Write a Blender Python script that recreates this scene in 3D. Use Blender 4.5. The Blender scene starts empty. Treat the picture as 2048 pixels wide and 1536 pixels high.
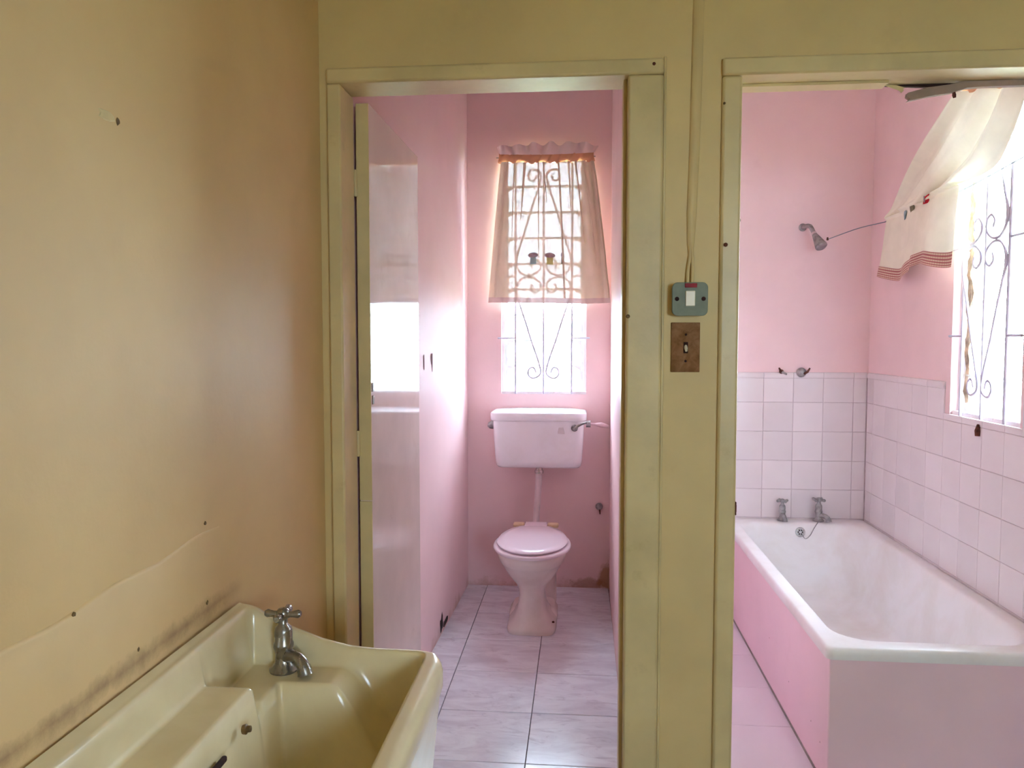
import bpy, math, random
from mathutils import Vector, Matrix, noise
PI = math.pi
R = math.radians
random.seed(7)
scene = bpy.context.scene
COL = scene.collection

# ------------------------------------------------------------------ camera
cam_d = bpy.data.cameras.new('camera')
cam_d.sensor_width = 36.0
cam_d.lens = 36.0 * 1540 / 2048
cam_d.clip_start = 0.02
cam = bpy.data.objects.new('camera', cam_d)
COL.objects.link(cam)
cam.location = (0, 0, 1.43)
cam.rotation_euler = (R(90 - 3.27), 0, R(5.05))
scene.camera = cam

# ------------------------------------------------------------------ sky, exposure
world = bpy.data.worlds.new('overcast_sky')
scene.world = world
world.use_nodes = True
bg = world.node_tree.nodes['Background']
bg.inputs['Color'].default_value = (0.70, 0.87, 1.06, 1)
bg.inputs['Strength'].default_value = 53.0
scene.view_settings.view_transform = 'Standard'
scene.view_settings.look = 'None'
scene.view_settings.gamma = 1.0
scene.view_settings.use_curve_mapping = False
scene.view_settings.exposure = 0.0
cy = scene.cycles
cy.max_bounces = 8
cy.diffuse_bounces = 7
cy.glossy_bounces = 4
cy.transparent_max_bounces = 24
cy.transmission_bounces = 6
cy.sample_clamp_indirect = 8.0
cy.use_denoising = True
cy.use_adaptive_sampling = True
cy.adaptive_threshold = 0.2
cy.adaptive_min_samples = 30
cy.caustics_reflective = False
cy.caustics_refractive = False

def portal(name, loc, rot, sx, sy):
    """daylight portal filling a real window opening (guides sky sampling only)"""
    l = bpy.data.lights.new(name, 'AREA')
    l.shape = 'RECTANGLE'; l.size = sx; l.size_y = sy
    l.cycles.is_portal = True
    o = bpy.data.objects.new(name, l)
    o.location = loc; o.rotation_euler = rot
    COL.objects.link(o)
portal('daylight_toilet', (-0.207, 4.57, 1.79), (R(-90), 0, 0), 0.52, 1.40)
portal('daylight_bath', (1.69, 3.06, 1.79), (0, R(90), 0), 1.40, 0.54)
portal('daylight_scullery', (1.44, -2.31, 1.60), (R(90), 0, 0), .95, 1.0)

# ------------------------------------------------------------------ materials
def sRGB(r, g, b):
    f = lambda c: (c / 12.92 if c <= 0.04045 else ((c + 0.055) / 1.055) ** 2.4)
    return (f(r / 255), f(g / 255), f(b / 255))

class NT:
    def __init__(s, name):
        s.m = bpy.data.materials.new(name); s.m.use_nodes = True
        s.t = s.m.node_tree; s.n = s.t.nodes; s.l = s.t.links
        s.b = s.n['Principled BSDF']; s.out = s.n['Material Output']
    def node(s, t, **k):
        n = s.n.new(t)
        for a, v in k.items():
            if a[0] == '_': n.inputs[a[1:].replace('_', ' ')].default_value = v
            else: setattr(n, a, v)
        return n
    def link(s, a, b): s.l.new(a, b)
    def coord(s, kind='Object', scale=(1, 1, 1), rnd=False):
        tc = s.node('ShaderNodeTexCoord'); mp = s.node('ShaderNodeMapping')
        mp.inputs['Scale'].default_value = scale
        if rnd:
            oi = s.node('ShaderNodeObjectInfo')
            ml = s.node('ShaderNodeMath', operation='MULTIPLY'); ml.inputs[1].default_value = 37.0
            s.link(oi.outputs['Random'], ml.inputs[0])
            ad = s.node('ShaderNodeVectorMath', operation='ADD')
            s.link(tc.outputs[kind], ad.inputs[0]); s.link(ml.outputs[0], ad.inputs[1])
            s.link(ad.outputs[0], mp.inputs['Vector'])
        else:
            s.link(tc.outputs[kind], mp.inputs['Vector'])
        return mp.outputs['Vector']
    def noise(s, vec, scale, detail=4, rough=.55, dist=0):
        n = s.node('ShaderNodeTexNoise'); n.inputs['Scale'].default_value = scale
        n.inputs['Detail'].default_value = detail; n.inputs['Roughness'].default_value = rough
        n.inputs['Distortion'].default_value = dist
        s.link(vec, n.inputs['Vector']); return n.outputs['Fac']
    def ramp(s, fac, a, b, ca=(0, 0, 0, 1), cb=(1, 1, 1, 1)):
        r = s.node('ShaderNodeValToRGB')
        r.color_ramp.elements[0].position = a; r.color_ramp.elements[1].position = b
        r.color_ramp.elements[0].color = ca; r.color_ramp.elements[1].color = cb
        s.link(fac, r.inputs['Fac']); return r.outputs['Color']
    def mix(s, fac, a, b, blend='MIX'):
        m = s.node('ShaderNodeMix', data_type='RGBA', blend_type=blend)
        for v, i in ((fac, 0), (a, 6), (b, 7)):
            if isinstance(v, (int, float)): m.inputs[i].default_value = v
            elif isinstance(v, tuple): m.inputs[i].default_value = (v + (1,))[:4]
            else: s.link(v, m.inputs[i])
        return m.outputs[2]
    def bump(s, fac, strength=.1, dist=.01):
        b = s.node('ShaderNodeBump'); b.inputs['Strength'].default_value = strength
        b.inputs['Distance'].default_value = dist
        s.link(fac, b.inputs['Height']); s.link(b.outputs['Normal'], s.b.inputs['Normal'])
    def base(s, c):
        if isinstance(c, tuple): s.b.inputs['Base Color'].default_value = c + (1,)
        else: s.link(c, s.b.inputs['Base Color'])
    def rough(s, v): s.b.inputs['Roughness'].default_value = v

def paint(name, c, var=.06, rough=.5, bump=.08, scale=3.0, dirt=None, dirt_amt=.0, spec=.4):
    t = NT(name); v = t.coord('Object')
    n1 = t.noise(v, scale, 5)
    dark = tuple(x * (1 - var * 2.2) for x in c)
    lite = tuple(min(1, x * (1 + var)) for x in c)
    col = t.mix(t.ramp(n1, .35, .7), dark, lite)
    if dirt:
        n2 = t.noise(v, scale * 2.3, 8, .65)
        f = t.ramp(n2, .60, .80, (0, 0, 0, 1), (dirt_amt,) * 3 + (1,))
        col = t.mix(f, col, dirt)
    t.base(col); t.rough(rough); t.b.inputs['Specular IOR Level'].default_value = spec
    n3 = t.noise(v, 60, 4)
    t.bump(n3, bump, .004)
    return t.m

M = {}
CREAM = sRGB(221, 196, 140)
M['cream_wall'] = paint('cream_wall_paint', CREAM, .05, .55, .10, 2.2, (.42, .30, .14), .25)
M['cream_trim'] = paint('cream_gloss_trim', sRGB(219, 199, 148), .07, .38, .12, 4.0, (.40, .29, .13), .45)
M['pink_wall'] = paint('pink_wall_paint', sRGB(242, 213, 214), .03, .5, .07, 2.0, (.60, .36, .38), .18, .03)
M['panel_pink'] = paint('pink_bath_panel_paint', sRGB(244, 210, 219), .03, .4, .06, 2.0, (.60, .36, .38), .18)
M['white_ceiling'] = paint('ceiling_paint', sRGB(240, 236, 232), .03, .7)
M['concrete'] = paint('grey_cement', (.34, .30, .28), .12, .85, .3, 9)
M['white_frame'] = paint('white_window_paint', sRGB(226, 222, 224), .06, .4, .1, 12, (.45, .32, .2), .6)
M['grille'] = paint('grille_paint', sRGB(196, 190, 205), .06, .45, .1, 20, (.35, .22, .12), .5)
M['door_paint'] = paint('door_gloss_paint', sRGB(230, 212, 204), .05, .07, .006, 2.5, (.45, .33, .22), .3, .2)
M['brown_timber'] = paint('dull_brown_board', sRGB(168, 146, 132), .12, .7, .2, 8)
M['dark_void'] = paint('dark_gap_shade', sRGB(66, 34, 28), .2, .9)  # dark colour standing for the shade inside the frame gap
M['pvc_pipe'] = paint('white_pvc', sRGB(224, 204, 206), .05, .35, .03, 10)
M['pink_pipe'] = paint('pink_painted_pipe', sRGB(234, 200, 204), .05, .4, .05, 10)
M['cream_plastic'] = paint('cream_plastic', sRGB(236, 226, 200), .03, .3, .02, 10)
M['yellow_hinge'] = paint('yellowed_plastic', sRGB(226, 196, 160), .06, .4, .03, 20)
M['red_neon'] = paint('red_lens', sRGB(150, 22, 30), .1, .35, .02, 30, None, 0, .1)
M['brass'] = paint('tarnished_brass', sRGB(120, 92, 50), .25, .5, .1, 60)
M['string'] = paint('grey_string', sRGB(130, 138, 150), .1, .8)
M['maroon_chip'] = paint('bare_maroon_plaster', sRGB(112, 56, 62), .2, .9, .3, 60)
M['dark_hole'] = paint('dark_plaster_hole', sRGB(60, 34, 30), .25, .95, .3, 60)
M['rust'] = paint('rust_brown', sRGB(110, 62, 44), .3, .85, .3, 50)
M['peel'] = paint('peeling_tan_film', sRGB(196, 172, 142), .3, .8, .3, 18, (.35, .2, .08), .8)
M['grass'] = paint('pale_dry_lawn', sRGB(150, 160, 110), .2, .9, .4, 3)
M['residue'] = paint('grey_glue_residue', sRGB(214, 206, 206), .06, .7)
M['grout'] = paint('grey_pink_grout', sRGB(204, 186, 190), .1, .85, .1, 20)
M['floor_grout'] = paint('dark_floor_grout', sRGB(104, 92, 98), .15, .9, .1, 20)

def metal(name, c, rough=.25, spots=.3):
    t = NT(name); v = t.coord('Object')
    n = t.noise(v, 45, 5)
    t.base(t.mix(t.ramp(n, .45, .75), c, tuple(x * (1 - spots) for x in c)))
    t.b.inputs['Metallic'].default_value = .9
    rr = t.ramp(n, .3, .8, (rough,) * 3 + (1,), (min(1, rough * 2),) * 3 + (1,))
    t.link(rr, t.b.inputs['Roughness'])
    return t.m
M['chrome'] = metal('worn_chrome', (.62, .61, .60), .18, .4)
M['sink_chrome'] = metal('worn_chrome_dim_reflection', (.36, .34, .31), .2, .4)  # base colour darkened to carry the reflection of the dim room
M['dull_metal'] = metal('dull_grey_metal', (.42, .41, .41), .42, .4)
M['steel_grey'] = paint('grey_hammered_enamel', sRGB(134, 142, 126), .06, .45, .15, 25, (.2, .14, .1), .3, .12)

def ceramic(name, c, stain=None, amt=.3, rough=.12, scale=4, thr=(.5, .8), coat=0.3):
    t = NT(name); v = t.coord('Object')
    col = c
    if stain:
        n = t.noise(v, scale, 6, .6, .4)
        f = t.ramp(n, thr[0], thr[1], (0, 0, 0, 1), (amt,) * 3 + (1,))
        col = t.mix(f, c, stain)
    t.base(col); t.rough(rough)
    t.b.inputs['Coat Weight'].default_value = coat
    t.b.inputs['Coat Roughness'].default_value = .08
    return t.m
M['enamel'] = ceramic('white_bath_enamel', sRGB(242, 239, 240), sRGB(212, 196, 180), .5, .34, 3.2, (.42, .78), .0)
M['porcelain'] = ceramic('white_porcelain', sRGB(240, 237, 241), sRGB(214, 200, 196), .35, .16, 5)
M['pan'] = ceramic('pan_porcelain', sRGB(236, 222, 218), sRGB(200, 174, 158), .45, .25, 7, (.4, .8), .1)
M['seat'] = ceramic('pink_white_seat_plastic', sRGB(238, 222, 231), None, 0, .22)
M['fireclay'] = ceramic('cream_fireclay', sRGB(232, 219, 182), sRGB(194, 172, 122), .5, .22, 3.5, (.4, .8), .25)

def tile_mat(name, c1, c2, rough=.18):
    t = NT(name); v = t.coord('Object', (1, 1, 1), True)
    n = t.noise(v, 3.0, 3)
    oi = t.node('ShaderNodeObjectInfo')
    c = t.mix(t.ramp(n, .3, .75), c1, c2)
    hs = t.node('ShaderNodeHueSaturation')
    mr = t.node('ShaderNodeMapRange'); mr.inputs['To Min'].default_value = .95; mr.inputs['To Max'].default_value = 1.03
    t.link(oi.outputs['Random'], mr.inputs['Value']); t.link(mr.outputs[0], hs.inputs['Value'])
    t.link(c, hs.inputs['Color']); t.base(hs.outputs['Color']); t.rough(rough)
    return t.m
M['wall_tile'] = tile_mat('pale_pink_wall_tile', sRGB(226, 216, 218), sRGB(234, 225, 227), .2)

def marble(name, a, b, vein):
    t = NT(name); v = t.coord('Object', (1.0, 2.6, 1.0), True)
    n = t.noise(v, 4.2, 7, .62, .9)
    c = t.mix(t.ramp(n, .36, .60), b, a)
    n2 = t.noise(v, 8.0, 6, .6, 1.6)
    f = t.ramp(n2, .56, .70, (0, 0, 0, 1), (.55, .55, .55, 1))
    c = t.mix(f, c, vein)
    t.base(c); t.rough(.20)
    return t.m
M['marble'] = marble('grey_white_marble_tile', sRGB(233, 233, 242), sRGB(212, 208, 220), sRGB(182, 174, 190))
M['bath_floor_tile'] = tile_mat('pale_lilac_floor_tile', sRGB(236, 226, 236), sRGB(240, 230, 240), .25)

# left wall: cream paint, tide line of grime where the trough meets the wall
t = NT('cream_wall_with_grime'); v = t.coord('Object')
tc = t.node('ShaderNodeTexCoord'); sx = t.node('ShaderNodeSeparateXYZ'); t.link(tc.outputs['Object'], sx.inputs[0])
n1 = t.noise(v, 2.2, 5)
col = t.mix(t.ramp(n1, .35, .7), tuple(x * .9 for x in sRGB(223, 190, 135)), sRGB(225, 194, 140))
def mth(op, a, b=None, c=None):
    m = t.node('ShaderNodeMath', operation=op)
    for i, q in enumerate((a, b, c)):
        if q is None: continue
        if isinstance(q, (int, float)): m.inputs[i].default_value = q
        else: t.link(q, m.inputs[i])
    return m.outputs[0]
dz = mth('ABSOLUTE', mth('SUBTRACT', sx.outputs['Z'], 0.885))
band = mth('SUBTRACT', 1.0, mth('MULTIPLY', dz, 24.0))
ng = t.noise(v, 16, 8, .7)
g = mth('ADD', mth('MULTIPLY', band, .42), mth('MULTIPLY', ng, .62))
near = mth('MINIMUM', 1.0, mth('MAXIMUM', 0.0, mth('MULTIPLY', mth('SUBTRACT', 1.64, sx.outputs['Y']), 9.0)))
gf = mth('MULTIPLY', near, 1.0)
gr = t.ramp(g, .50, .78, (0, 0, 0, 1), (.75, .75, .75, 1))
grm = t.mix(1.0, gr, gf, 'MULTIPLY')
col = t.mix(grm, col, sRGB(142, 112, 76))
t.base(col); t.rough(.55)
t.bump(t.noise(v, 60, 4), .1, .004)
M['cream_wall_grime'] = t.m

# pink wall of the toilet: damp stains near the floor
t = NT('pink_wall_with_damp'); v = t.coord('Object')
tc = t.node('ShaderNodeTexCoord'); sx = t.node('ShaderNodeSeparateXYZ'); t.link(tc.outputs['Object'], sx.inputs[0])
PK = sRGB(242, 212, 213)
col = t.mix(t.ramp(t.noise(v, 2.0, 5), .35, .7), tuple(x * .92 for x in PK), PK)
low = mth('SUBTRACT', 1.0, mth('MULTIPLY', sx.outputs['Z'], 5.5))
g = mth('ADD', mth('MULTIPLY', low, .35), mth('MULTIPLY', t.noise(v, 7, 8, .7), .75))
col = t.mix(t.ramp(g, .62, .86, (0, 0, 0, 1), (.7, .7, .7, 1)), col, sRGB(176, 132, 104))
# yellow-brown water stain in the back right corner by the floor
def stain(cx_, cy_, cz_, rx_, rz_, amt_):
    ds = mth('SQRT', mth('ADD', mth('ADD', mth('POWER', mth('DIVIDE', mth('SUBTRACT', sx.outputs['X'], cx_), rx_), 2), mth('POWER', mth('DIVIDE', mth('SUBTRACT', sx.outputs['Y'], cy_), .14), 2)), mth('POWER', mth('DIVIDE', mth('SUBTRACT', sx.outputs['Z'], cz_), rz_), 2)))
    q = mth('ADD', mth('SUBTRACT', 1.0, ds), mth('MULTIPLY', mth('SUBTRACT', t.noise(v, 14, 6, .65), .5), 1.6))
    return t.ramp(q, .12, .42, (0, 0, 0, 1), (amt_,) * 3 + (1,))
col = t.mix(stain(.16, 4.40, .06, .07, .12, .75), col, sRGB(176, 134, 84))
col = t.mix(stain(.05, 4.40, .02, .12, .05, .6), col, sRGB(170, 126, 90))
t.base(col); t.rough(.5); t.b.inputs['Specular IOR Level'].default_value = .03; t.bump(t.noise(v, 60, 4), .08, .004)
M['pink_wall_damp'] = t.m

# rusty brown switch plate
t = NT('rusty_brown_plate'); v = t.coord('Object')
n = t.noise(v, 34, 6, .6, .5)
t.base(t.mix(t.ramp(n, .35, .7), sRGB(122, 84, 46), sRGB(160, 118, 84))); t.rough(.6); t.b.inputs['Specular IOR Level'].default_value = .1
M['brown_plate'] = t.m

def glassy(name, tint, diffuse=.2, gloss=.06):
    t = NT(name); t.n.remove(t.b)
    tr = t.node('ShaderNodeBsdfTransparent'); tr.inputs[0].default_value = tint + (1,)
    tl = t.node('ShaderNodeBsdfTranslucent'); tl.inputs[0].default_value = (.9, .92, .93, 1)
    gl = t.node('ShaderNodeBsdfGlossy'); gl.inputs['Roughness'].default_value = .1
    n = t.noise(t.coord('Object'), 22, 5)
    fr = t.ramp(n, .35, .75, (diffuse * .5,) * 3 + (1,), (min(1, diffuse * 1.8),) * 3 + (1,))
    m1 = t.node('ShaderNodeMixShader'); t.link(fr, m1.inputs[0]); t.link(tr.outputs[0], m1.inputs[1]); t.link(tl.outputs[0], m1.inputs[2])
    m2 = t.node('ShaderNodeMixShader'); m2.inputs[0].default_value = gloss
    t.link(m1.outputs[0], m2.inputs[1]); t.link(gl.outputs[0], m2.inputs[2])
    t.link(m2.outputs[0], t.out.inputs['Surface'])
    return t.m
M['louvre_glass'] = glassy('obscure_louvre_glass', (.97, .985, .985), .07)

def cloth(name, c, see, trans=.6):
    t = NT(name); t.n.remove(t.b)
    v = t.coord('Object'); n = t.noise(v, 9, 5)
    cc = t.mix(t.ramp(n, .35, .7), tuple(x * .9 for x in c), c)
    d = t.node('ShaderNodeBsdfDiffuse'); t.link(cc, d.inputs[0])
    l = t.node('ShaderNodeBsdfTranslucent'); t.link(cc, l.inputs[0])
    m1 = t.node('ShaderNodeMixShader'); m1.inputs[0].default_value = trans
    t.link(d.outputs[0], m1.inputs[1]); t.link(l.outputs[0], m1.inputs[2])
    tr = t.node('ShaderNodeBsdfTransparent'); tr.inputs[0].default_value = (1, .97, .93, 1)
    m2 = t.node('ShaderNodeMixShader'); m2.inputs[0].default_value = see
    t.link(m1.outputs[0], m2.inputs[1]); t.link(tr.outputs[0], m2.inputs[2])
    t.link(m2.outputs[0], t.out.inputs['Surface'])
    return t.m
M['sheer'] = cloth('sheer_cream_cotton', sRGB(240, 222, 200), .0170, .012)
M['frosted'] = cloth('dusty_frosted_glass_edge', sRGB(232, 220, 216), .010, .018)
M['casing'] = cloth('doubled_cream_cotton', sRGB(232, 176, 140), .0, .026)
M['frill'] = cloth('frill_cotton', sRGB(236, 214, 214), .0, .018)
M['hem'] = cloth('pink_beige_hem', sRGB(218, 190, 186), .006, .012)
M['bath_cloth'] = cloth('cream_cotton', sRGB(246, 242, 222), .0, .036)
t = NT('striped_hem'); v = t.coord('UV', (1, 1, 1))
w = t.node('ShaderNodeTexWave', wave_type='BANDS', bands_direction='Y'); w.inputs['Scale'].default_value = 1.6
t.link(v, w.inputs['Vector'])
w2 = t.node('ShaderNodeTexWave', wave_type='BANDS', bands_direction='X'); w2.inputs['Scale'].default_value = 4.5
t.link(v, w2.inputs['Vector'])
c = t.mix(t.ramp(w.outputs['Fac'], .4, .6), sRGB(176, 104, 104), sRGB(222, 200, 176))
c = t.mix(t.ramp(w2.outputs['Fac'], .75, .95, (0, 0, 0, 1), (.35, .35, .35, 1)), c, sRGB(150, 90, 80))
t.base(c); t.rough(.9); M['stripe_hem'] = t.m
M['appl_grey'] = cloth('grey_applique', sRGB(176, 158, 164), 0.0, .024)
M['appl_blue'] = cloth('blue_grey_applique', sRGB(170, 196, 202), 0.0, .024)
M['appl_green'] = cloth('green_applique', sRGB(210, 206, 140), 0.0, .024)
M['appl_red'] = cloth('red_applique', sRGB(200, 50, 58), 0.0, .016)
M['appl_dark'] = cloth('olive_applique', sRGB(130, 122, 100), 0.0, .016)

# ------------------------------------------------------------------ geometry helpers
class G:
    def __init__(s): s.v = []; s.f = []
    def add(s, vs, fs, mat=None):
        o = len(s.v)
        s.v += [tuple((mat @ Vector(p)) if mat else p) for p in vs]
        s.f += [tuple(i + o for i in f) for f in fs]
        return s
    def box(s, x0, x1, y0, y1, z0, z1, mat=None):
        vs = [(x, y, z) for z in (z0, z1) for y in (y0, y1) for x in (x0, x1)]
        fs = [(0, 2, 3, 1), (4, 5, 7, 6), (0, 1, 5, 4), (2, 6, 7, 3), (0, 4, 6, 2), (1, 3, 7, 5)]
        return s.add(vs, fs, mat)
    def loft(s, loops, cap0=True, cap1=True, closed=True, mat=None):
        n = len(loops[0]); vs = [p for l in loops for p in l]; fs = []
        for i in range(len(loops) - 1):
            for j in range(n if closed else n - 1):
                k = (j + 1) % n
                fs.append((i * n + j, i * n + k, (i + 1) * n + k, (i + 1) * n + j))
        if cap0: fs.append(tuple(reversed(range(n))))
        if cap1: fs.append(tuple(range((len(loops) - 1) * n, len(loops) * n)))
        return s.add(vs, fs, mat)
    def lathe(s, prof, seg=24, mat=None):
        loops = [[(r * math.cos(2 * PI * j / seg), r * math.sin(2 * PI * j / seg), z) for j in range(seg)] for r, z in prof]
        return s.loft(loops, True, True, True, mat)
    def tube(s, pts, rad, seg=10, caps=True, mat=None):
        pts = [Vector(p) for p in pts]; n = len(pts)
        rad = rad if isinstance(rad, (list, tuple)) else [rad] * n
        T = []
        for i in range(n):
            d = pts[min(i + 1, n - 1)] - pts[max(i - 1, 0)]
            T.append(d.normalized() if d.length > 1e-9 else Vector((0, 0, 1)))
        up = Vector((0, 0, 1)) if abs(T[0].z) < .9 else Vector((0, 1, 0))
        N = (up - T[0] * up.dot(T[0])).normalized(); loops = []
        for i in range(n):
            N = (N - T[i] * N.dot(T[i]))
            N = N.normalized() if N.length > 1e-6 else Vector((1, 0, 0))
            B = T[i].cross(N)
            loops.append([tuple(pts[i] + (N * math.cos(2 * PI * j / seg) + B * math.sin(2 * PI * j / seg)) * rad[i]) for j in range(seg)])
        return s.loft(loops, caps, caps, True, mat)
    def build(s, name, mat, parent=None, bevel=0, bseg=2, smooth=35, loc=None, sub=0):
        me = bpy.data.meshes.new(name); me.from_pydata(s.v, [], s.f); me.validate()
        o = bpy.data.objects.new(name, me); COL.objects.link(o)
        import bmesh
        bm = bmesh.new(); bm.from_mesh(me); bmesh.ops.recalc_face_normals(bm, faces=bm.faces); bm.to_mesh(me); bm.free()
        me.materials.append(M[mat] if isinstance(mat, str) else mat)
        if smooth:
            for p in me.polygons: p.use_smooth = True
            me.set_sharp_from_angle(angle=R(smooth))
        if bevel:
            b = o.modifiers.new('bevel', 'BEVEL'); b.width = bevel; b.segments = bseg
            b.limit_method = 'ANGLE'; b.angle_limit = R(40); b.harden_normals = False
        if sub:
            q = o.modifiers.new('subdivision', 'SUBSURF'); q.levels = sub; q.render_levels = sub
        if loc: o.location = loc
        if parent: o.parent = parent
        return o

def tag(o, label=None, cat=None, kind=None, group=None):
    if label: o['label'] = label
    if cat: o['category'] = cat
    if kind: o['kind'] = kind
    if group: o['group'] = group
    return o
def empty(name, loc, label, cat, kind=None, group=None):
    o = bpy.data.objects.new(name, None); COL.objects.link(o); o.location = loc
    o.empty_display_size = .05
    return tag(o, label, cat, kind, group)
def child(g, name, mat, root, **k):
    """build g given in world coordinates as a part of root (root unrotated)"""
    o = g.build(name, mat, None, **k)
    base = Vector((0, 0, 0)); p = root
    while p: base += p.location; p = p.parent
    for v in o.data.vertices: v.co -= base
    o.parent = root
    return o
def catmull(pts, per=8):
    pts = [Vector(p) for p in pts]; out = []
    for i in range(len(pts) - 1):
        p0 = pts[max(i - 1, 0)]; p1 = pts[i]; p2 = pts[i + 1]; p3 = pts[min(i + 2, len(pts) - 1)]
        for k in range(per):
            t = k / per
            out.append(.5 * ((2 * p1) + (p2 - p0) * t + (2 * p0 - 5 * p1 + 4 * p2 - p3) * t * t + (3 * p1 - p0 - 3 * p2 + p3) * t ** 3))
    out.append(pts[-1]); return out
def sstep(a, b, x):
    t = min(1, max(0, (x - a) / (b - a))); return t * t * (3 - 2 * t)
def wall_y(g, x0, x1, y0, y1, z0, z1, holes=()):
    """wall slab in the XZ plane with rectangular holes (hx0,hx1,hz0,hz1)"""
    xs = sorted({x0, x1, *[h[0] for h in holes], *[h[1] for h in holes]})
    zs = sorted({z0, z1, *[h[2] for h in holes], *[h[3] for h in holes]})
    slab(g, xs, zs, holes, lambda a, b, d: (a, y0 if d == 0 else y1, b)); return g
def wall_x(g, x0, x1, y0, y1, z0, z1, holes=()):
    ys = sorted({y0, y1, *[h[0] for h in holes], *[h[1] for h in holes]})
    zs = sorted({z0, z1, *[h[2] for h in holes], *[h[3] for h in holes]})
    slab(g, ys, zs, holes, lambda a, b, d: (x0 if d == 0 else x1, a, b)); return g
def slab(g, us, ws, holes, P):
    nu, nw = len(us) - 1, len(ws) - 1
    def solid(i, j):
        if not (0 <= i < nu and 0 <= j < nw): return False
        cu, cw = (us[i] + us[i + 1]) / 2, (ws[j] + ws[j + 1]) / 2
        return not any(h[0] < cu < h[1] and h[2] < cw < h[3] for h in holes)
    idx = {}; vs = []; fs = []
    def V(i, j, d):
        if (i, j, d) not in idx: idx[(i, j, d)] = len(vs); vs.append(P(us[i], ws[j], d))
        return idx[(i, j, d)]
    for i in range(nu):
        for j in range(nw):
            if not solid(i, j): continue
            fs.append((V(i, j, 0), V(i + 1, j, 0), V(i + 1, j + 1, 0), V(i, j + 1, 0)))
            fs.append((V(i, j, 1), V(i, j + 1, 1), V(i + 1, j + 1, 1), V(i + 1, j, 1)))
            for di, dj, a, b in ((-1, 0, (i, j), (i, j + 1)), (1, 0, (i + 1, j), (i + 1, j + 1)), (0, -1, (i, j), (i + 1, j)), (0, 1, (i, j + 1), (i + 1, j + 1))):
                if not solid(i + di, j + dj):
                    fs.append((V(*a, 0), V(*b, 0), V(*b, 1), V(*a, 1)))
    g.add(vs, fs)
def structure(g, name, mat, label, cat='wall', **k):
    return tag(g.build(name, mat, None, **k), label, cat, 'structure')

CEIL = 3.0
# ------------------------------------------------------------------ ground and floors
structure(G().box(-14, 16, -14, 22, -.32, -.25), 'ground', 'grass', 'pale dry lawn outside the windows', 'ground')
FZ = -.008
floor_a = structure(G().box(-.95, 2.15, -2.3, 2.31, -.25, 0), 'floor', 'concrete', 'grey cement floor of the front scullery room', 'floor')
floor_t = structure(G().box(-.72, .2, 2.311, 4.41, -.25, FZ), 'floor.001', 'floor_grout', 'marbled tile floor of the narrow toilet room', 'floor')
floor_b = structure(G().box(.26, 1.56, 2.311, 4.26, -.25, FZ), 'floor.002', 'floor_grout', 'pale lilac tile floor beside the bathtub', 'floor')

# one tile mesh per size, chamfered, lying in local XY with its face up
TILES = {}
def tile_mesh(w, h, th, mat, ch=.002):
    key = (round(w, 4), round(h, 4), th, mat)
    if key not in TILES:
        a, b = w / 2, h / 2
        loops = [[(-a, -b, -th), (a, -b, -th), (a, b, -th), (-a, b, -th)],
                 [(-a, -b, -ch), (a, -b, -ch), (a, b, -ch), (-a, b, -ch)],
                 [(-a + ch, -b + ch, 0), (a - ch, -b + ch, 0), (a - ch, b - ch, 0), (-a + ch, b - ch, 0)]]
        g = G().loft(loops)
        me = bpy.data.meshes.new('tile'); me.from_pydata(g.v, [], g.f); me.materials.append(M[mat])
        TILES[key] = me
    return TILES[key]
def put_tile(name, me, loc, rot, parent):
    o = bpy.data.objects.new(name, me); COL.objects.link(o)
    o.location = loc; o.rotation_euler = rot; o.parent = parent; return o

def floor_tiles(parent, xs, ys, mat, gap):
    for i in range(len(xs) - 1):
        for j in range(len(ys) - 1):
            w, h = xs[i + 1] - xs[i] - gap, ys[j + 1] - ys[j] - gap
            put_tile('floor_tile', tile_mesh(w, h, .007, mat, .0012), ((xs[i] + xs[i + 1]) / 2, (ys[j] + ys[j + 1]) / 2, random.uniform(-.0006, .0006)), (0, 0, 0), parent)
floor_tiles(floor_t, [-.70, -.532, -.178, .17], [2.32, 2.52, 2.876, 3.232, 3.588, 3.944, 4.30, 4.40], 'marble', .003)
floor_tiles(floor_b, [.29, .44, .80], [2.32, 2.523, 2.853, 3.175, 3.507, 3.837, 4.168, 4.22], 'bath_floor_tile', .003)
floor_tiles(floor_b, [.80, 1.13, 1.46, 1.52], [2.32, 2.44], 'bath_floor_tile', .003)

# ------------------------------------------------------------------ ceilings
structure(G().box(-.95, 2.15, -2.3, 2.24, CEIL, CEIL + .1), 'ceiling', 'white_ceiling', 'plain ceiling over the front scullery room', 'ceiling')
structure(G().box(-.72, .21, 2.2405, 4.6, CEIL, CEIL + .1), 'ceiling.001', 'white_ceiling', 'white ceiling over the narrow toilet room', 'ceiling')
structure(G().box(.2105, 1.72, 2.2405, 4.4, CEIL, CEIL + .1), 'ceiling.002', 'white_ceiling', 'white ceiling over the bathroom', 'ceiling')

# ------------------------------------------------------------------ walls
wall_left = structure(G().box(-.95, -.75, -2.3, 2.199, 0, CEIL), 'wall_left', 'cream_wall_grime', 'cream painted wall on the left behind the laundry sink')
D1 = (-.726, .226, 0, 2.204); D2 = (.384, 1.46, 0, 2.198)
g = wall_y(G(), -.95, 2.15, 2.2, 2.31, 0, CEIL, [D1, D2])
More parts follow.
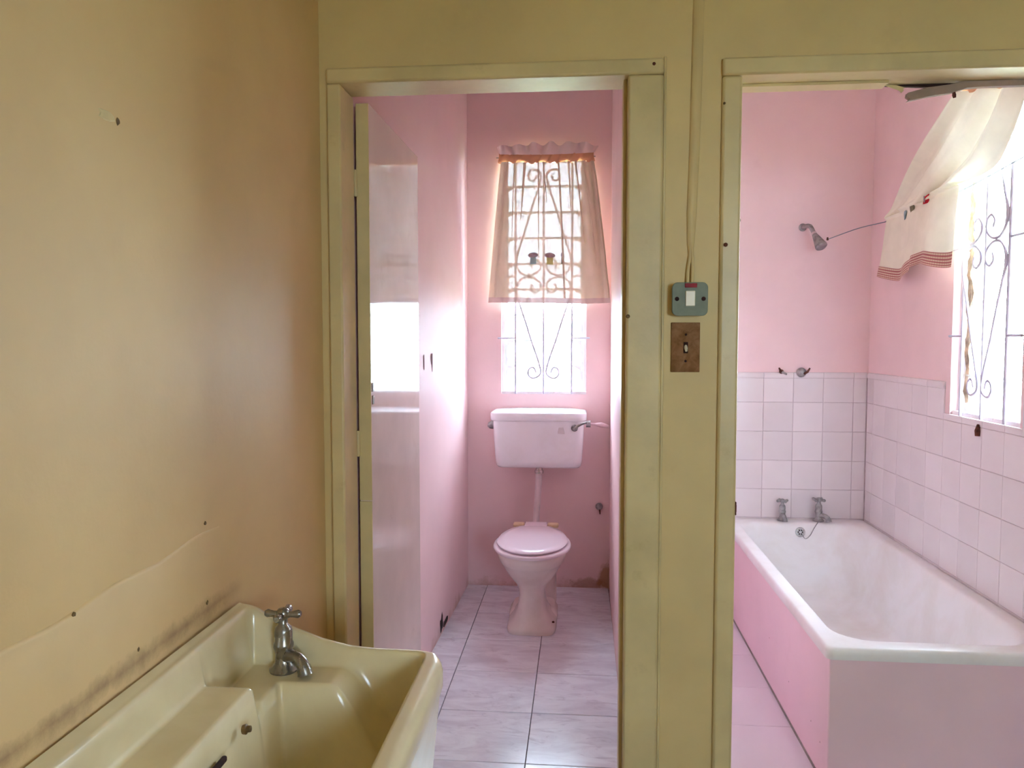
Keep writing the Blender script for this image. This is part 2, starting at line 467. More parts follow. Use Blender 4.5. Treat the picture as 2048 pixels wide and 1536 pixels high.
# room side cream, wet-room side pink
wall_front = structure(g, 'wall_front', 'cream_wall', 'cream dividing wall with two doorways and the light switches')
wall_front.data.materials.append(M['pink_wall'])
for p in wall_front.data.polygons:
    if p.center.y > 2.305: p.material_index = 1
W3 = (1.04, 1.84, 1.17, 2.03)
structure(wall_y(G(), -.95, 2.15, -2.3, -2.1, 0, CEIL, [W3]), 'wall_back', 'cream_wall', 'cream scullery wall with a window behind the viewer')
structure(G().box(1.95, 2.15, -2.1, 2.2, 0, CEIL), 'wall_right', 'cream_wall', 'plain cream scullery wall to the right of the viewer')
WT = (-.45, .036, 1.12, 2.462)
wall_tb = structure(wall_y(G(), -.84, .172, 4.40, 4.56, -.2, CEIL, [WT]), 'wall_toilet_back', 'pink_wall_damp', 'pink wall behind the toilet cistern with narrow window')
g = G().loft([[(-.85, 2.3105, z), (-.70, 2.3105, z), (-.646, 4.3995, z), (-.85, 4.3995, z)] for z in (-.2, CEIL)])
wall_tl = structure(g, 'wall_toilet_left', 'pink_wall_damp', 'pink toilet side wall beyond the open door')
g = G().loft([[(.157, 2.3105, z), (.285, 2.3105, z), (.285, 4.56, z), (.1722, 4.56, z), (.1722, 4.40, z)] for z in (-.2, CEIL)])
structure(g, 'wall_partition', 'pink_wall_damp', 'thin pink partition between toilet and bathroom')
wall_bb = structure(G().box(.2855, 1.72, 4.22, 4.38, -.2, CEIL), 'wall_bath_back', 'pink_wall', 'pink bathroom wall with the shower arm above pale tiles')
WB = (2.80, 3.312, 1.125, 2.467)
wall_br = structure(wall_x(G(), 1.52, 1.68, 2.3105, 4.2195, -.2, CEIL, [WB]), 'wall_bath_right', 'pink_wall', 'pink bathroom wall with tall grilled window over bath')

# raised plaster splashback on the left wall above the sink
g = G(); cols = []
for i in range(41):
    y = .2 + 1.33 * i / 40
    top = 1.0 + .045 * (y - .2) / 1.3 + .004 * math.sin(y * 23)
    th = .0006 + .0042 * (1 - sstep(1.18, 1.50, y))
    cols.append([(-.7505, y, top), (-.7500 + th * .5, y, top - .002), (-.7500 + th, y, top - .007), (-.7500 + th, y, .60), (-.7505, y, .60)])
g.loft(cols)
g.build('splashback_render', 'cream_wall_grime', wall_left, smooth=60)
def chip(name, mat, root, axis, c, outline, th=.0015):
    """thin irregular flake or scar lying on a wall; axis = outward normal"""
    n = Vector(axis); a = Vector((0, 0, 1)); b = n.cross(a) if abs(n.z) < .9 else Vector((1, 0, 0))
    lo = [tuple(Vector(c) + b * u + a * w) for u, w in outline]
    hi = [tuple(Vector(c) + b * u * .85 + a * w * .85 + n * th) for u, w in outline]
    return child(G().loft([lo, hi]), name, mat, root, smooth=0)
def blob(rx, rz, n=9, jit=.35):
    return [(math.cos(2 * PI * i / n) * rx * random.uniform(1 - jit, 1 + jit), math.sin(2 * PI * i / n) * rz * random.uniform(1 - jit, 1 + jit)) for i in range(n)]
chip('paint_scar', 'brass', wall_left, (1, 0, 0), (-.75, 1.211, 1.784), blob(.005, .006))
chip('paint_scar', 'cream_trim', wall_left, (1, 0, 0), (-.75, 1.18, 1.786), blob(.022, .008), .001)
for yy, zz in ((1.06, 1.024), (1.47, 1.062), (1.33, .93), (1.47, .90), (1.22, .905)):
    chip('grime_spot', 'brass', wall_left, (1, 0, 0), (-.7465 if yy < 1.25 else -.7495, yy, zz), blob(.0045, .004), .0014)
chip('broken_plaster', 'maroon_chip', wall_tl, (1, .026, 0), (-.6742, 3.29, 1.333), [(-.006, -.035), (.006, -.03), (.007, .03), (-.004, .036)])
chip('broken_plaster', 'maroon_chip', wall_tl, (1, .026, 0), (-.6700, 3.455, 1.328), [(.0, -.045), (.010, -.02), (.028, .02), (.030, .04), (-.012, .042), (-.010, 0)])
chip('broken_plaster', 'dark_hole', wall_tl, (1, .026, 0), (-.6655, 3.63, .045), blob(.045, .045, 10, .5))
chip('broken_plaster', 'dark_hole', wall_tl, (1, .026, 0), (-.662, 3.75, .03), blob(.07, .016, 10, .5))
# ------------------------------------------------------------------ door frames
def trim(name, label, parts):
    r = empty(name, (0, 0, 0), label, 'door frame', 'structure')
    for nm, b, bv in parts:
        child(G().box(*b), nm, 'cream_trim', r, bevel=bv)
    return r
YF = 2.186
trim1 = trim('trim_1', 'cream timber frame around the toilet doorway', [
    ('jamb', (-.726, -.685, YF, 2.318, 0, 2.160), .006),
    ('jamb', (.128, .226, YF, 2.318, 0, 2.160), .007),
    ('frame_head', (-.726, .226, YF - .003, 2.318, 2.160, 2.204), .007),
    ('door_stop', (.118, .1285, 2.225, 2.290, 0, 2.160), .002),
    ('architrave', (.226, .2335, 2.193, 2.2, 0, 2.21), .003)])
trim2 = trim('trim_2', 'cream timber frame around the bathroom doorway', [
    ('jamb', (.384, .438, YF, 2.318, 0, 2.150), .008),
    ('jamb', (1.40, 1.46, YF, 2.318, 0, 2.150), .008),
    ('frame_head', (.384, 1.46, YF - .003, 2.318, 2.150, 2.198), .006),
    ('door_stop', (.427, .85, 2.262, 2.3175, 2.142, 2.1505), .002)])
def nail(root, x, z, y, r=.004, mat='rust', l=.006):
    m = Matrix.Translation((x, y, z)) @ Matrix.Rotation(R(90), 4, 'X')
    child(G().lathe([(r, -.002), (r * 1.2, l * .6), (r * .6, l)], 8, m), 'nail', mat, root)
nail(trim1, .198, 2.186, YF); nail(trim2, .398, 1.692, YF, .005)
nail(trim2, .436, 1.762, YF + .03, .006, 'brass', .012); nail(trim1, .133, 1.496, YF + .002, .005, 'brass')
nail(trim2, .389, 2.075, YF, .003, 'brass')
child(G().box(.4365, .4400, 2.187, 2.215, .938, .975).box(.4365, .4410, 2.1895, 2.2135, .946, .967), 'strike_plate', 'rust', trim2, bevel=.001)

# ------------------------------------------------------------------ open door leaf (swung 90 degrees into the toilet)
door = empty('door_1', (-.665, 2.335, .008), 'glossy pinkish white door standing open into the toilet', 'door', 'structure')
door.rotation_euler = (0, 0, R(-.35))
def dpart(g, name, mat, **k):
    return g.build(name, mat, door, **k)
dpart(G().box(-.019, .019, .004, .70, 0, 2.142), 'door_leaf', 'door_paint', bevel=.002)
dpart(G().box(-.0198, .0198, 0, .0045, 0, .918), 'edge_lipping', 'cream_trim', bevel=.0015)
dpart(G().box(-.0198, .0198, 0, .0045, .921, 2.14), 'edge_lipping', 'cream_trim', bevel=.0015)
for z in (1.235, 1.275):
    dpart(G().box(.019, .0215, .012, .03, z - .014, z + .014), 'keyhole_plate', 'brass', bevel=.001)
for z in (.3, 1.1, 1.9):
    dpart(G().lathe([(.006, -.04), (.007, -.038), (.007, .038), (.006, .04)], 10, Matrix.Translation((-.022, -.004, z))), 'hinge', 'cream_trim')

# ------------------------------------------------------------------ windows (built along local X, facing local -Y, base at z 0)
def make_window(name, label, w, h, loc, rot, blades=9, depth=.05, lit=True):
    r = empty(name, loc, label, 'window', 'structure'); r.rotation_euler = (0, 0, rot)
    a = w / 2
    for b in ((-a, -a + .018, .02, .02 + depth, 0, h), (a - .018, a, .02, .02 + depth, 0, h)):
        G().box(*b).build('frame_side', 'white_frame', r, bevel=.002)
    G().box(-a, a, .0, .075, -.004, .016).build('window_sill', 'white_frame', r, bevel=.003)
    G().box(-a, a, .02, .02 + depth, h - .018, h).build('frame_top', 'white_frame', r, bevel=.002)
    for sx_ in (-1, 1):
        g = G(); random.seed(int(abs(loc[0]) * 100) + sx_)
        n = 60; inner = []
        for i in range(n + 1):
            z = .016 + (h - .034) * i / n
            inner.append((sx_ * (a - .018 - .014 - .012 * max(0, noise.noise(Vector((loc[0] * 9 + sx_ * 3, z * 17, 1.3)))) - .004 * random.random()), z))
        lo = [(sx_ * (a - .0181), z) for _, z in inner]
        ring = lo + inner[::-1]
        g.loft([[(x, .040, z) for x, z in ring], [(x, .062, z) for x, z in ring]])
        g.build('louvre_channel', 'white_frame', r, smooth=0)
    pitch = (h - .03) / blades
    bm_ = None
    for i in range(blades):
        zc = .018 + pitch * (i + .5)
        tilt = R(20)
        m = Matrix.Translation((0, .052, zc)) @ Matrix.Rotation(tilt, 4, 'X')
        g = G().box(-a + .03, a - .03, -.0025, .0025, -pitch * .545, pitch * .545)
        if bm_ is None:
            o = g.build('louvre_blade', 'louvre_glass', r); bm_ = o.data
        else:
            o = bpy.data.objects.new('louvre_blade', bm_); COL.objects.link(o); o.parent = r
        o.matrix_local = m
    for i in range(blades):
        zc = .018 + pitch * (i + 1)
        if zc > h - .03: continue
        up_, dn_ = [], []
        for k in range(49):
            x = -a + .031 + (w - .062) * k / 48
            edge = max(0, abs(k - 24) / 24 - .8) * .12
            dn_.append((x, zc - .005 - edge - .009 * max(0, noise.noise(Vector((x * 40, i * 3.1 + loc[1], 2.2)))) - .003 * random.random()))
            up_.append((x, zc + .004 + .002 * random.random()))
        ring = up_ + dn_[::-1]
        G().loft([[(x, .0325, z) for x, z in ring], [(x, .0345, z) for x, z in ring]]).build('frosted_edge', 'frosted', r, smooth=0)
    return r
win1 = make_window('window_1', 'narrow louvre window above the toilet cistern', WT[1] - WT[0], WT[3] - WT[2], ((WT[0] + WT[1]) / 2, 4.40 + .01, WT[2]), 0)
win2 = make_window('window_2', 'tall louvre window over the bathtub', WB[1] - WB[0], WB[3] - WB[2], (1.53, (WB[0] + WB[1]) / 2, WB[2]), R(-90))
win3 = empty('window_3', (1.44, -2.2, 1.17), 'two pane scullery window behind the viewer', 'window', 'structure')
for b in ((-.40, -.36, -.03, .03, 0, .86), (.36, .40, -.03, .03, 0, .86), (-.02, .02, -.03, .03, .04, .82)):
    G().box(*b).build('frame_side', 'white_frame', win3, bevel=.003)
for b in ((-.36, .36, -.03, .03, 0, .04), (-.36, .36, -.03, .03, .82, .86)):
    G().box(*b).build('frame_rail', 'white_frame', win3, bevel=.003)
for b in ((-.36, -.02), (.02, .36)):
    G().box(b[0], b[1], -.003, .003, .04, .82).build('window_pane', 'louvre_glass', win3)
# peeling film and rust hanging at the far side of the bath window
random.seed(5)
zc = .05
for k in range(7):
    hh = random.uniform(.10, .20); wd = random.uniform(.018, .045)
    left = []; right = []
    for i in range(8):
        q = i / 7
        left.append((-.225 + .012 * k * 0 + random.uniform(-.006, .006), zc + hh * q))
        right.append((-.225 + wd * math.sin(PI * (.15 + .7 * q)) + random.uniform(-.008, .008), zc + hh * q))
    ring = left + right[::-1]
    g = G().loft([[(x, .030 + .004 * math.sin(z * 40), z) for x, z in ring], [(x, .033 + .004 * math.sin(z * 40), z) for x, z in ring]])
    g.build('peeling_film', 'peel', win2, smooth=0)
    zc += hh * random.uniform(.85, 1.05)

# ------------------------------------------------------------------ wrought scroll grilles
S = .00287
SC = [(14.4, -197), (17.8, -188.4), (22.5, -185.6), (28.7, -189.7), (30.5, -199), (25.5, -206.3), (18, -207.5), (8.5, -202.5), (5.5, -193.8), (8.5, -178.8), (14.4, -159.6), (23.9, -132), (34.5, -96.7), (46, -60.5), (53.5, -35), (51, -14.5), (38, -3), (20, -3.5), (7.0, -14), (7.5, -27), (17, -33), (25.5, -26), (22.5, -16.5)]
def make_grille(label, loc, rot, h):
    r = empty('window_grille', loc, label, 'window grille'); r.rotation_euler = (0, 0, rot)
    zc = h / 2 + .0
    for x in (-.160, 0, .160):
        G().tube([(x, 0, .002), (x, 0, h * .5), (x, 0, h - .004)], .0062, 8).build('upright_bar', 'grille', r)
    for dz in (-124 * S, 0, 122 * S):
        for s_ in (-1, 1):
            G().tube([(s_ * .160, 0, zc - dz), (s_ * .240, 0, zc - dz), (s_ * .262, -.004, zc - dz)], .005, 8).build('side_lug', 'grille', r)
    for s_ in (-1, 1):
        for up in (-1, 1):
            p = [(s_ * x * S, -.009, zc - up * y * S * (1.0 if up > 0 else .97)) for x, y in SC]
            G().tube(catmull(p, 5), .0056, 8).build('scroll', 'grille', r)
    return r
gr1 = make_grille('painted scroll grille of the narrow window above the cistern', ((WT[0] + WT[1]) / 2 - .001, 4.396, WT[2]), 0, WT[3] - WT[2])
gr2 = make_grille('painted scroll grille of the window over the bathtub', (1.516, (WB[0] + WB[1]) / 2, WB[2]), R(-90), WB[3] - WB[2])

# ------------------------------------------------------------------ toilet curtain
def surf(fn, nu, nv):
    g = G(); vs = [fn(i / nu, j / nv) for j in range(nv + 1) for i in range(nu + 1)]
    fs = [(j * (nu + 1) + i, j * (nu + 1) + i + 1, (j + 1) * (nu + 1) + i + 1, (j + 1) * (nu + 1) + i) for j in range(nv) for i in range(nu)]
    return g.add(vs, fs)
cur1 = empty('curtain', (-.19, 4.36, 2.44), 'sheer cream mushroom curtain gathered over the toilet window', 'curtain')
def tcur(u, v):
    # v 0 at casing underside, 1 at top of hem
    xl = -.448 - .068 * (v ** .9); xr = .066 + .098 * (v ** .85)
    uu = u + .012 * math.sin(u * 21) * (1 - v)
    x = xl + (xr - xl) * uu
    amp = .014 + .008 * v
    y = 4.362 - amp * (math.sin(u * 31 + 1.1 * math.sin(u * 7)) * (1 - .45 * v) + .8 * math.sin(u * 13 + .6) * v) - .012 * v
    z = 2.425 - .006 * math.sin(u * PI) - (2.425 - 1.668) * v + .004 * math.sin(u * 5) * v
    return (x, y, z)
child(surf(tcur, 110, 40), 'curtain_panel', 'sheer', cur1, smooth=80)
for u0, ln, wd, lean in ((.06, 1.0, .030, .0), (.15, .55, .022, .02), (.27, .42, .024, -.02), (.40, .70, .018, .01), (.47, .30, .020, .03), (.62, 1.0, .016, .01), (.73, .36, .024, -.015), (.82, .60, .020, .01), (.90, .75, .026, .015), (.965, 1.0, .034, .01)):
    def pf(u, v, u0=u0, ln=ln, wd=wd, lean=lean):
        vv = v * ln; p = tcur(min(1, max(0, u0 + lean * v + (u - .5) * wd * (1 - .75 * v * (ln < .99)))), vv)
        return (p[0], p[1] - .006 - .006 * math.sin(PI * u), p[2])
    child(surf(pf, 4, 24), 'pleat_fold', 'sheer', cur1, smooth=80)
def themf(u, v):
    p = tcur(u, 1.0); return (p[0] + .004 * (u - .5) * v, p[1] - .002, p[2] - .030 * v + .002)
child(surf(themf, 110, 3), 'hem_band', 'hem', cur1, smooth=80)
def casef(u, v):
    a = 2 * PI * v
    x = -.462 + .535 * u + .004 * math.sin(u * 60 + v * 9)
    rr = .021 + .003 * math.sin(u * 95 + 2 * v * 6) + .002 * math.sin(u * 41)
    sag = -.006 * math.sin(u * PI)
    return (x, 4.366 - .011 * math.sin(a) * (rr / .021), 2.448 + sag + rr * 1.15 * math.cos(a))
child(surf(casef, 140, 14), 'gathered_casing', 'casing', cur1, smooth=80)
def frillf(u, v):
    x = -.455 + .53 * u
    w_ = noise.noise(Vector((u * 11, 0.3, 0)))
    h_ = .060 + .020 * noise.noise(Vector((u * 9, 3.3, 0))) - .022 * (abs(u - .5) * 2) ** 4
    return (x + .020 * v * w_ + (.03 * v * (u - .5)), 4.362 - .022 * v * math.sin(u * 37 + 2 * w_) - .004, 2.468 + h_ * v + .004 * v * math.sin(u * 37 + 1) - .006 * math.sin(u * PI))
child(surf(frillf, 150, 8), 'frill', 'frill', cur1, smooth=80)
child(G().tube([(-.475, 4.37, 2.452), (-.2, 4.37, 2.444), (.08, 4.37, 2.450)], .003, 6), 'curtain_wire', 'dull_metal', cur1)
def on_cur(x, z, dy=.004):
    v = (2.425 - z) / (2.425 - 1.668); xl = -.448 - .068 * (v ** .9); xr = .066 + .098 * (v ** .85)
    u = (x - xl) / (xr - xl); p = tcur(u, v); return (x, p[1] - dy, z)
def applique(x, z, cap, stem, s=1.0):
    st = [on_cur(x + a * s, z + b) for a, b in ((-.018, -.038), (.018, -.038), (.017, .0), (-.017, .0))]
    g = G().loft([st, [(p[0], p[1] - .002, p[2]) for p in st]]); o = child(g, 'mushroom_stem', stem, cur1, smooth=0)
    cp = [on_cur(x + .030 * s * math.cos(t_), z + .010 + (.017 if math.sin(t_) > 0 else .011) * math.sin(t_), .005) for t_ in [2 * PI * i / 16 for i in range(16)]]
    g = G().loft([cp, [(p[0], p[1] - .002, p[2]) for p in cp]]); child(g, 'mushroom_cap', cap, cur1, smooth=0)
applique(-.266, 1.895, 'appl_grey', 'appl_blue'); applique(-.171, 1.890, 'appl_grey', 'appl_green'); applique(-.102, 1.893, 'appl_grey', 'appl_dark', .28)

# ------------------------------------------------------------------ bath curtain hitched over the line
cur2 = empty('curtain', (1.45, 3.1, 2.40), 'cream curtain with striped hem hitched over a string by the bath', 'curtain')
rowsL = [(3.165, 2.385), (3.335, 2.290), (3.51, 2.198), (3.69, 2.105), (3.862, 2.013), (3.878, 1.965), (3.895, 1.85), (3.930, 1.722)]
rowsR = [(2.755, 2.285), (2.80, 2.17), (2.885, 2.06), (3.02, 2.035), (3.165, 2.035), (3.165, 2.000), (3.155, 1.88), (3.14, 1.735)]
# arrange rows by v: 0 rail .. 4 string .. 7 hem
def bcur(u, v):
    q = v * 7; i = min(6, int(q)); f = q - i
    def cr(a):
        p = [a[max(i - 1, 0)], a[i], a[i + 1], a[min(i + 2, 7)]]
        return [.5 * (2 * p[1][k] + (p[2][k] - p[0][k]) * f + (2 * p[0][k] - 5 * p[1][k] + 4 * p[2][k] - p[3][k]) * f * f + (3 * p[1][k] - p[0][k] - 3 * p[2][k] + p[3][k]) * f ** 3) for k in (0, 1)]
    L = cr(rowsL); Rr = cr(rowsR)
    y = L[0] + (Rr[0] - L[0]) * u; z = L[1] + (Rr[1] - L[1]) * u
    sag = math.sin(PI * min(1, v / .57)) * .03 if v < .57 else 0
    z += sag * math.sin(PI * u) * .6
    if v > .57:
        d = (v - .57) / .43
        z += d * (.022 * math.sin(u * 9 + 2.2)); 
        x = 1.466 - .018 * math.sin(u * 17 + .5) * (.35 + .65 * d) - .012 * d - (.035 * sstep(.46, .54, u) * d) - .02 * math.exp(-(d / .05) ** 2)
        y += -.012 * d * math.sin(u * 17)
    else:
        d = v / .57
        x = 1.466 - .030 * math.sin(u * 15 + 1.2 + d * 1.5) * (1 - .4 * d) - .008 * math.sin(u * 37 + d * 4) - .016 * math.sin(PI * d) - .02 * math.exp(-((1 - d) / .06) ** 2)
    return (x, y, z)
UV_SKIP = None
child(surf(lambda u, v: bcur(u, v * .945), 70, 70), 'curtain_panel', 'bath_cloth', cur2, smooth=80)
o = child(surf(lambda u, v: (lambda p: (p[0] - .003, p[1], p[2]))(bcur(u, .935 + .065 * v)), 70, 4), 'hem_band', 'stripe_hem', cur2, smooth=80)
uvl = o.data.uv_layers.new(name='UVMap')
for lp in o.data.loops:
    vi = lp.vertex_index; uvl.data[lp.index].uv = ((vi % 71) / 70 * 4, (vi // 71) / 4)
def casef2(u, v):
    a = 2 * PI * v; p = bcur(u, 0)
    rr = .016 + .004 * math.sin(u * 40 + v * 5)
    return (1.478 + rr * math.cos(a), p[1] + .02 * (0.5 - u), p[2] + .012 + rr * math.sin(a))
child(surf(casef2, 60, 12), 'gathered_casing', 'casing', cur2, smooth=80)
def bapp(u, v, mat, s=1.0, red=False):
    c = Vector(bcur(u, v)); a = Vector(bcur(u + .02, v)) - c; b = Vector(bcur(u, v + .02)) - c
    a.normalize(); b.normalize(); n = a.cross(b); n = n if n.x < 0 else -n; n.normalize()
    out = [(-.014, -.018), (.014, -.022), (.018, .0), (.010, .03), (-.008, .034), (-.016, .008)]
    lo = [tuple(c + a * p * s + b * q * s + n * .004) for p, q in out]; hi = [tuple(Vector(p) + n * .003) for p in lo]
    child(G().loft([lo, hi]), 'applique', mat, cur2, smooth=0)
bapp(.60, .60, 'appl_red', 1.5); bapp(.60, .565, 'appl_grey', .9); bapp(.44, .60, 'appl_dark', 1.1); bapp(.30, .605, 'appl_blue', 1.0)

# clothes line from the shower to the far end of the window
g = G().tube(catmull([(1.262, 4.095, 1.945), (1.37, 3.98, 1.982), (1.480, 3.87, 2.003), (1.492, 3.5, 2.010), (1.492, 3.16, 2.020), (1.492, 2.76, 2.050), (1.5195, 2.55, 2.066)], 5), .0022, 6)
cl = tag(g.build('clothes_line', 'string', None), 'thin string stretched from shower head across the bath window', 'string')
# split door stop sagging from the head of the bathroom doorway
def frame_piece(name, mat, pts, y0, y1, **k):
    child(G().loft([[(x, y0, z) for x, z in pts], [(x, y1, z) for x, z in pts]]), name, mat, trim2, **k)
frame_piece('split_door_stop', 'brown_timber', [(.910, 2.098), (.917, 2.104), (.908, 2.110), (.910, 2.121), (.961, 2.134), (1.022, 2.141), (1.06, 2.149), (1.40, 2.149), (1.40, 2.134), (1.109, 2.132), (1.069, 2.130), (1.029, 2.118), (.962, 2.109)], 2.286, 2.304, bevel=.0015, smooth=20)
frame_piece('dark_gap_strip', 'dark_void', [(.850, 2.1497), (.863, 2.1475), (.965, 2.1412), (1.006, 2.1412), (1.057, 2.1497)], 2.306, 2.3175, smooth=0)  # dark strip added to paint in the shaded gap behind the split stop
frame_piece('hanging_paint_flake', 'cream_trim', [(.847, 2.1497), (.884, 2.1465), (.908, 2.139), (.902, 2.137), (.904, 2.131), (.898, 2.125), (.893, 2.131), (.887, 2.134), (.863, 2.143)], 2.300, 2.303, smooth=0)
child(G().tube([(1.035, 2.292, 2.122), (1.036, 2.291, 2.112), (1.038, 2.292, 2.105)], [.004, .0055, .004], 8), 'nail', 'rust', trim2)
child(G().tube([(1.487, 3.23, 2.40), (1.487, 2.95, 2.345), (1.487, 2.70, 2.285)], .003, 6), 'curtain_wire', 'dull_metal', cur2)

# ------------------------------------------------------------------ bathroom wall tiles
TP = .155
def tile_row(parent, along, u0, u1, joints, z0, z1, skip=None):
    us = sorted(set([u0] + [j for j in joints if u0 + .004 < j < u1 - .004] + [u1]))
    for i in range(len(us) - 1):
        a, b = us[i], us[i + 1]
        if skip and skip((a + b) / 2): continue
        w, h = b - a - .0018, z1 - z0 - .0018
        me = tile_mesh(w, h, .007, 'wall_tile', .0015)
        j = random.uniform(-.0006, .0006)
        if along == 'x': put_tile('wall_tile', me, ((a + b) / 2, 4.2135 + j, (z0 + z1) / 2), (R(90), 0, 0), parent)
        else: put_tile('wall_tile', me, (1.5135 + j, (a + b) / 2, (z0 + z1) / 2), (R(90), 0, R(-90)), parent)
rows = [.325, .475, .630, .785, .942, 1.098]
jx = [1.444 - TP * k for k in range(12)]
jy = [3.35 + TP * k for k in range(-10, 8)]
for i in range(5):
    tile_row(wall_bb, 'x', .2865, 1.512, jx, rows[i], rows[i + 1])
    tile_row(wall_br, 'y', 2.36, 4.211, jy, rows[i], rows[i + 1])
tile_row(wall_bb, 'x', .2865, 1.512, jx, 1.098, 1.228)
tile_row(wall_br, 'y', 3.351, 4.211, jy, 1.098, 1.228)
tile_row(wall_br, 'y', 2.36, 2.775, jy, 1.098, 1.228)
tile_row(wall_br, 'y', 2.775, 3.351, jy, 1.098, 1.126)
# rounded capping strip
def cap_piece(parent, along, a, b):
    prof = [(0, 1.228), (.008, 1.228), (.0105, 1.236), (.0105, 1.247), (.006, 1.256), (0, 1.258)]
    if along == 'x': loops = [[(u, 4.22 - d, z) for d, z in prof] for u in (a, b)]
    else: loops = [[(1.52 - d, u, z) for d, z in prof] for u in (a, b)]
    child(G().loft(loops), 'capping_tile', 'wall_tile', parent, smooth=40)
us = [.2865] + sorted(jx)[-8:] + [1.512]
us = [u for i, u in enumerate(us) if u >= .2865]
for i in range(len(us) - 1):
    if us[i + 1] - us[i] > .01: cap_piece(wall_bb, 'x', us[i] + .001, us[i + 1] - .001)
us = [3.351] + [j for j in jy if 3.36 < j < 4.2] + [4.209]
for i in range(len(us) - 1): cap_piece(wall_br, 'y', us[i] + .001, us[i + 1] - .001)
child(G().box(.2865, 1.519, 4.2165, 4.2199, .32, 1.24), 'grout_bed', 'grout', wall_bb)
child(G().box(1.5165, 1.5199, 2.36, 4.2165, .32, 1.118).box(1.5165, 1.5199, 3.352, 4.2165, 1.118, 1.24), 'grout_bed', 'grout', wall_br)
child(G().lathe([(.010, 0), (.012, .02), (.004, .045)], 8, Matrix.Translation((1.509, 3.06, 1.065))), 'rust_drip', 'rust', wall_br)

# ------------------------------------------------------------------ bathtub
tub = empty('bathtub', (1.14, 3.32, 0), 'white enamel bathtub boxed in with pink panels', 'bathtub')
TX0, TX1, TY0, TY1, TZ = .772, 1.511, 2.43, 4.211, .472
def rrect(x0, x1, y0, y1, r, z, n=8):
    if not isinstance(r, (list, tuple)): r = [r] * 4
    out = []
    for (cx, cy, a0), rr in zip((((x1), (y0), -90), ((x1), (y1), 0), ((x0), (y1), 90), ((x0), (y0), 180)), r):
        sx_ = -1 if cx == x1 else 1; sy_ = 1 if cy == y0 else -1
        for i in range(n + 1):
            a_ = R(a0 + 90 * i / n); out.append((cx + sx_ * rr + rr * math.cos(a_), cy + sy_ * rr + rr * math.sin(a_), z))
    return out
def tl(ix, iy0, iy1, z, r): return rrect(TX0 + ix, TX1 - ix, TY0 + iy0, TY1 - iy1, r, z)
loops = [tl(.012, .012, .006, .430, .02), tl(.002, .002, .001, .432, .022), tl(0, 0, 0, .440, .022), tl(0, 0, 0, .462, .022), tl(.004, .004, .002, .469, .022), tl(.010, .010, .006, .472, .025),
         tl(.048, .060, .085, .472, .12), tl(.056, .068, .094, .470, .125), tl(.063, .076, .100, .463, .13), tl(.070, .088, .106, .445, .14), tl(.080, .12, .112, .38, .15), tl(.095, .20, .120, .25, .16), tl(.115, .30, .130, .14, .17), tl(.15, .36, .16, .105, .16), tl(.22, .45, .24, .095, .12), tl(.30, .6, .5, .093, .05)]
child(G().loft(loops, False, True), 'tub_shell', 'enamel', tub, smooth=60)
child(G().box(.786, .80, 2.445, 4.216, 0, .436), 'side_panel', 'panel_pink', tub, bevel=.003)
child(G().box(.7865, 1.511, 2.444, 2.458, 0, .436), 'end_panel', 'panel_pink', tub, bevel=.003)
child(G().box(.7845, .7865, 2.447, 4.2, 0, .012), 'floor_bead', 'concrete', tub)
for x, y, z in ((.7858, 3.2, .2), (.7858, 2.9, .15), (.7858, 2.62, .14), (.7858, 2.52, .12)):
    child(G().add([(x, y - .003, z), (x, y + .003, z - .002), (x, y + .002, z + .004)], [(0, 1, 2)]).add([(x - .001, y, z)], []), 'paint_fleck', 'rust', tub, smooth=0)
mo = Matrix.Translation((1.154, 4.102, .425)) @ Matrix.Rotation(R(82), 4, 'X')
ov = child(G().lathe([(.024, -.006), (.026, 0), (.024, .004), (.016, .006), (.015, .003), (.0, .003)], 20, mo), 'overflow_rose', 'chrome', tub)
for k in range(6):
    a_ = k * PI / 3
    o_ = G().lathe([(.0035, 0), (.0035, .0062)], 8, mo @ Matrix.Translation((.0105 * math.cos(a_), .0105 * math.sin(a_), 0)))
    child(o_, 'overflow_hole', 'dark_hole', ov)
ch = catmull([(1.16, 4.094, .42), (1.175, 4.085, .395), (1.20, 4.09, .41), (1.225, 4.10, .45), (1.25, 4.118, .478), (1.268, 4.135, .490)], 8)
child(G().tube(ch, .0022, 6), 'plug_chain', 'dull_metal', tub)

def pillar_tap(root, loc, yaw, s=1.0, mat='chrome', name='tap', tilt=0):
    """cross-head pillar tap; spout points along local -Y"""
    M0 = Matrix.Translation(loc) @ Matrix.Rotation(yaw, 4, 'Z') @ Matrix.Scale(s, 4)
    body = G().lathe([(.026, 0), (.027, .004), (.022, .010), (.0165, .014), (.0150, .030), (.0165, .040), (.0185, .046), (.0185, .052), (.0165, .056), (.0165, .074), (.0150, .082), (.0090, .088), (.0075, .098), (.0075, .104)], 20, M0)
    t_ = child(body, name, mat, root, smooth=50)
    sp = catmull([(0, -.004, .028), (0, -.022, .032), (0, -.040, .030), (0, -.053, .020), (0, -.058, .006)], 5)
    n = len(sp); rad = [.0135 - .003 * math.sin(PI * i / (n - 1)) + .001 * (i / (n - 1)) for i in range(n)]
    child(G().tube(sp, rad, 14, True, M0), 'spout', mat, t_, smooth=50)
    h = G().lathe([(.009, .098), (.0125, .101), (.0125, .112), (.009, .117), (.003, .119)], 16, M0)
    for k in range(4):
        mk = M0 @ Matrix.Rotation(k * PI / 2 + tilt, 4, 'Z')
        h.tube([(.006, 0, .107), (.018, 0, .107), (.029, 0, .108), (.034, 0, .108)], [.0062, .0058, .0078, .0050], 10, True, mk)
    child(h, 'cross_handle', mat, t_, smooth=50)
    return t_
pillar_tap(tub, (1.075, 4.160, .472), 0, .98, 'dull_metal', 'tap', .35)
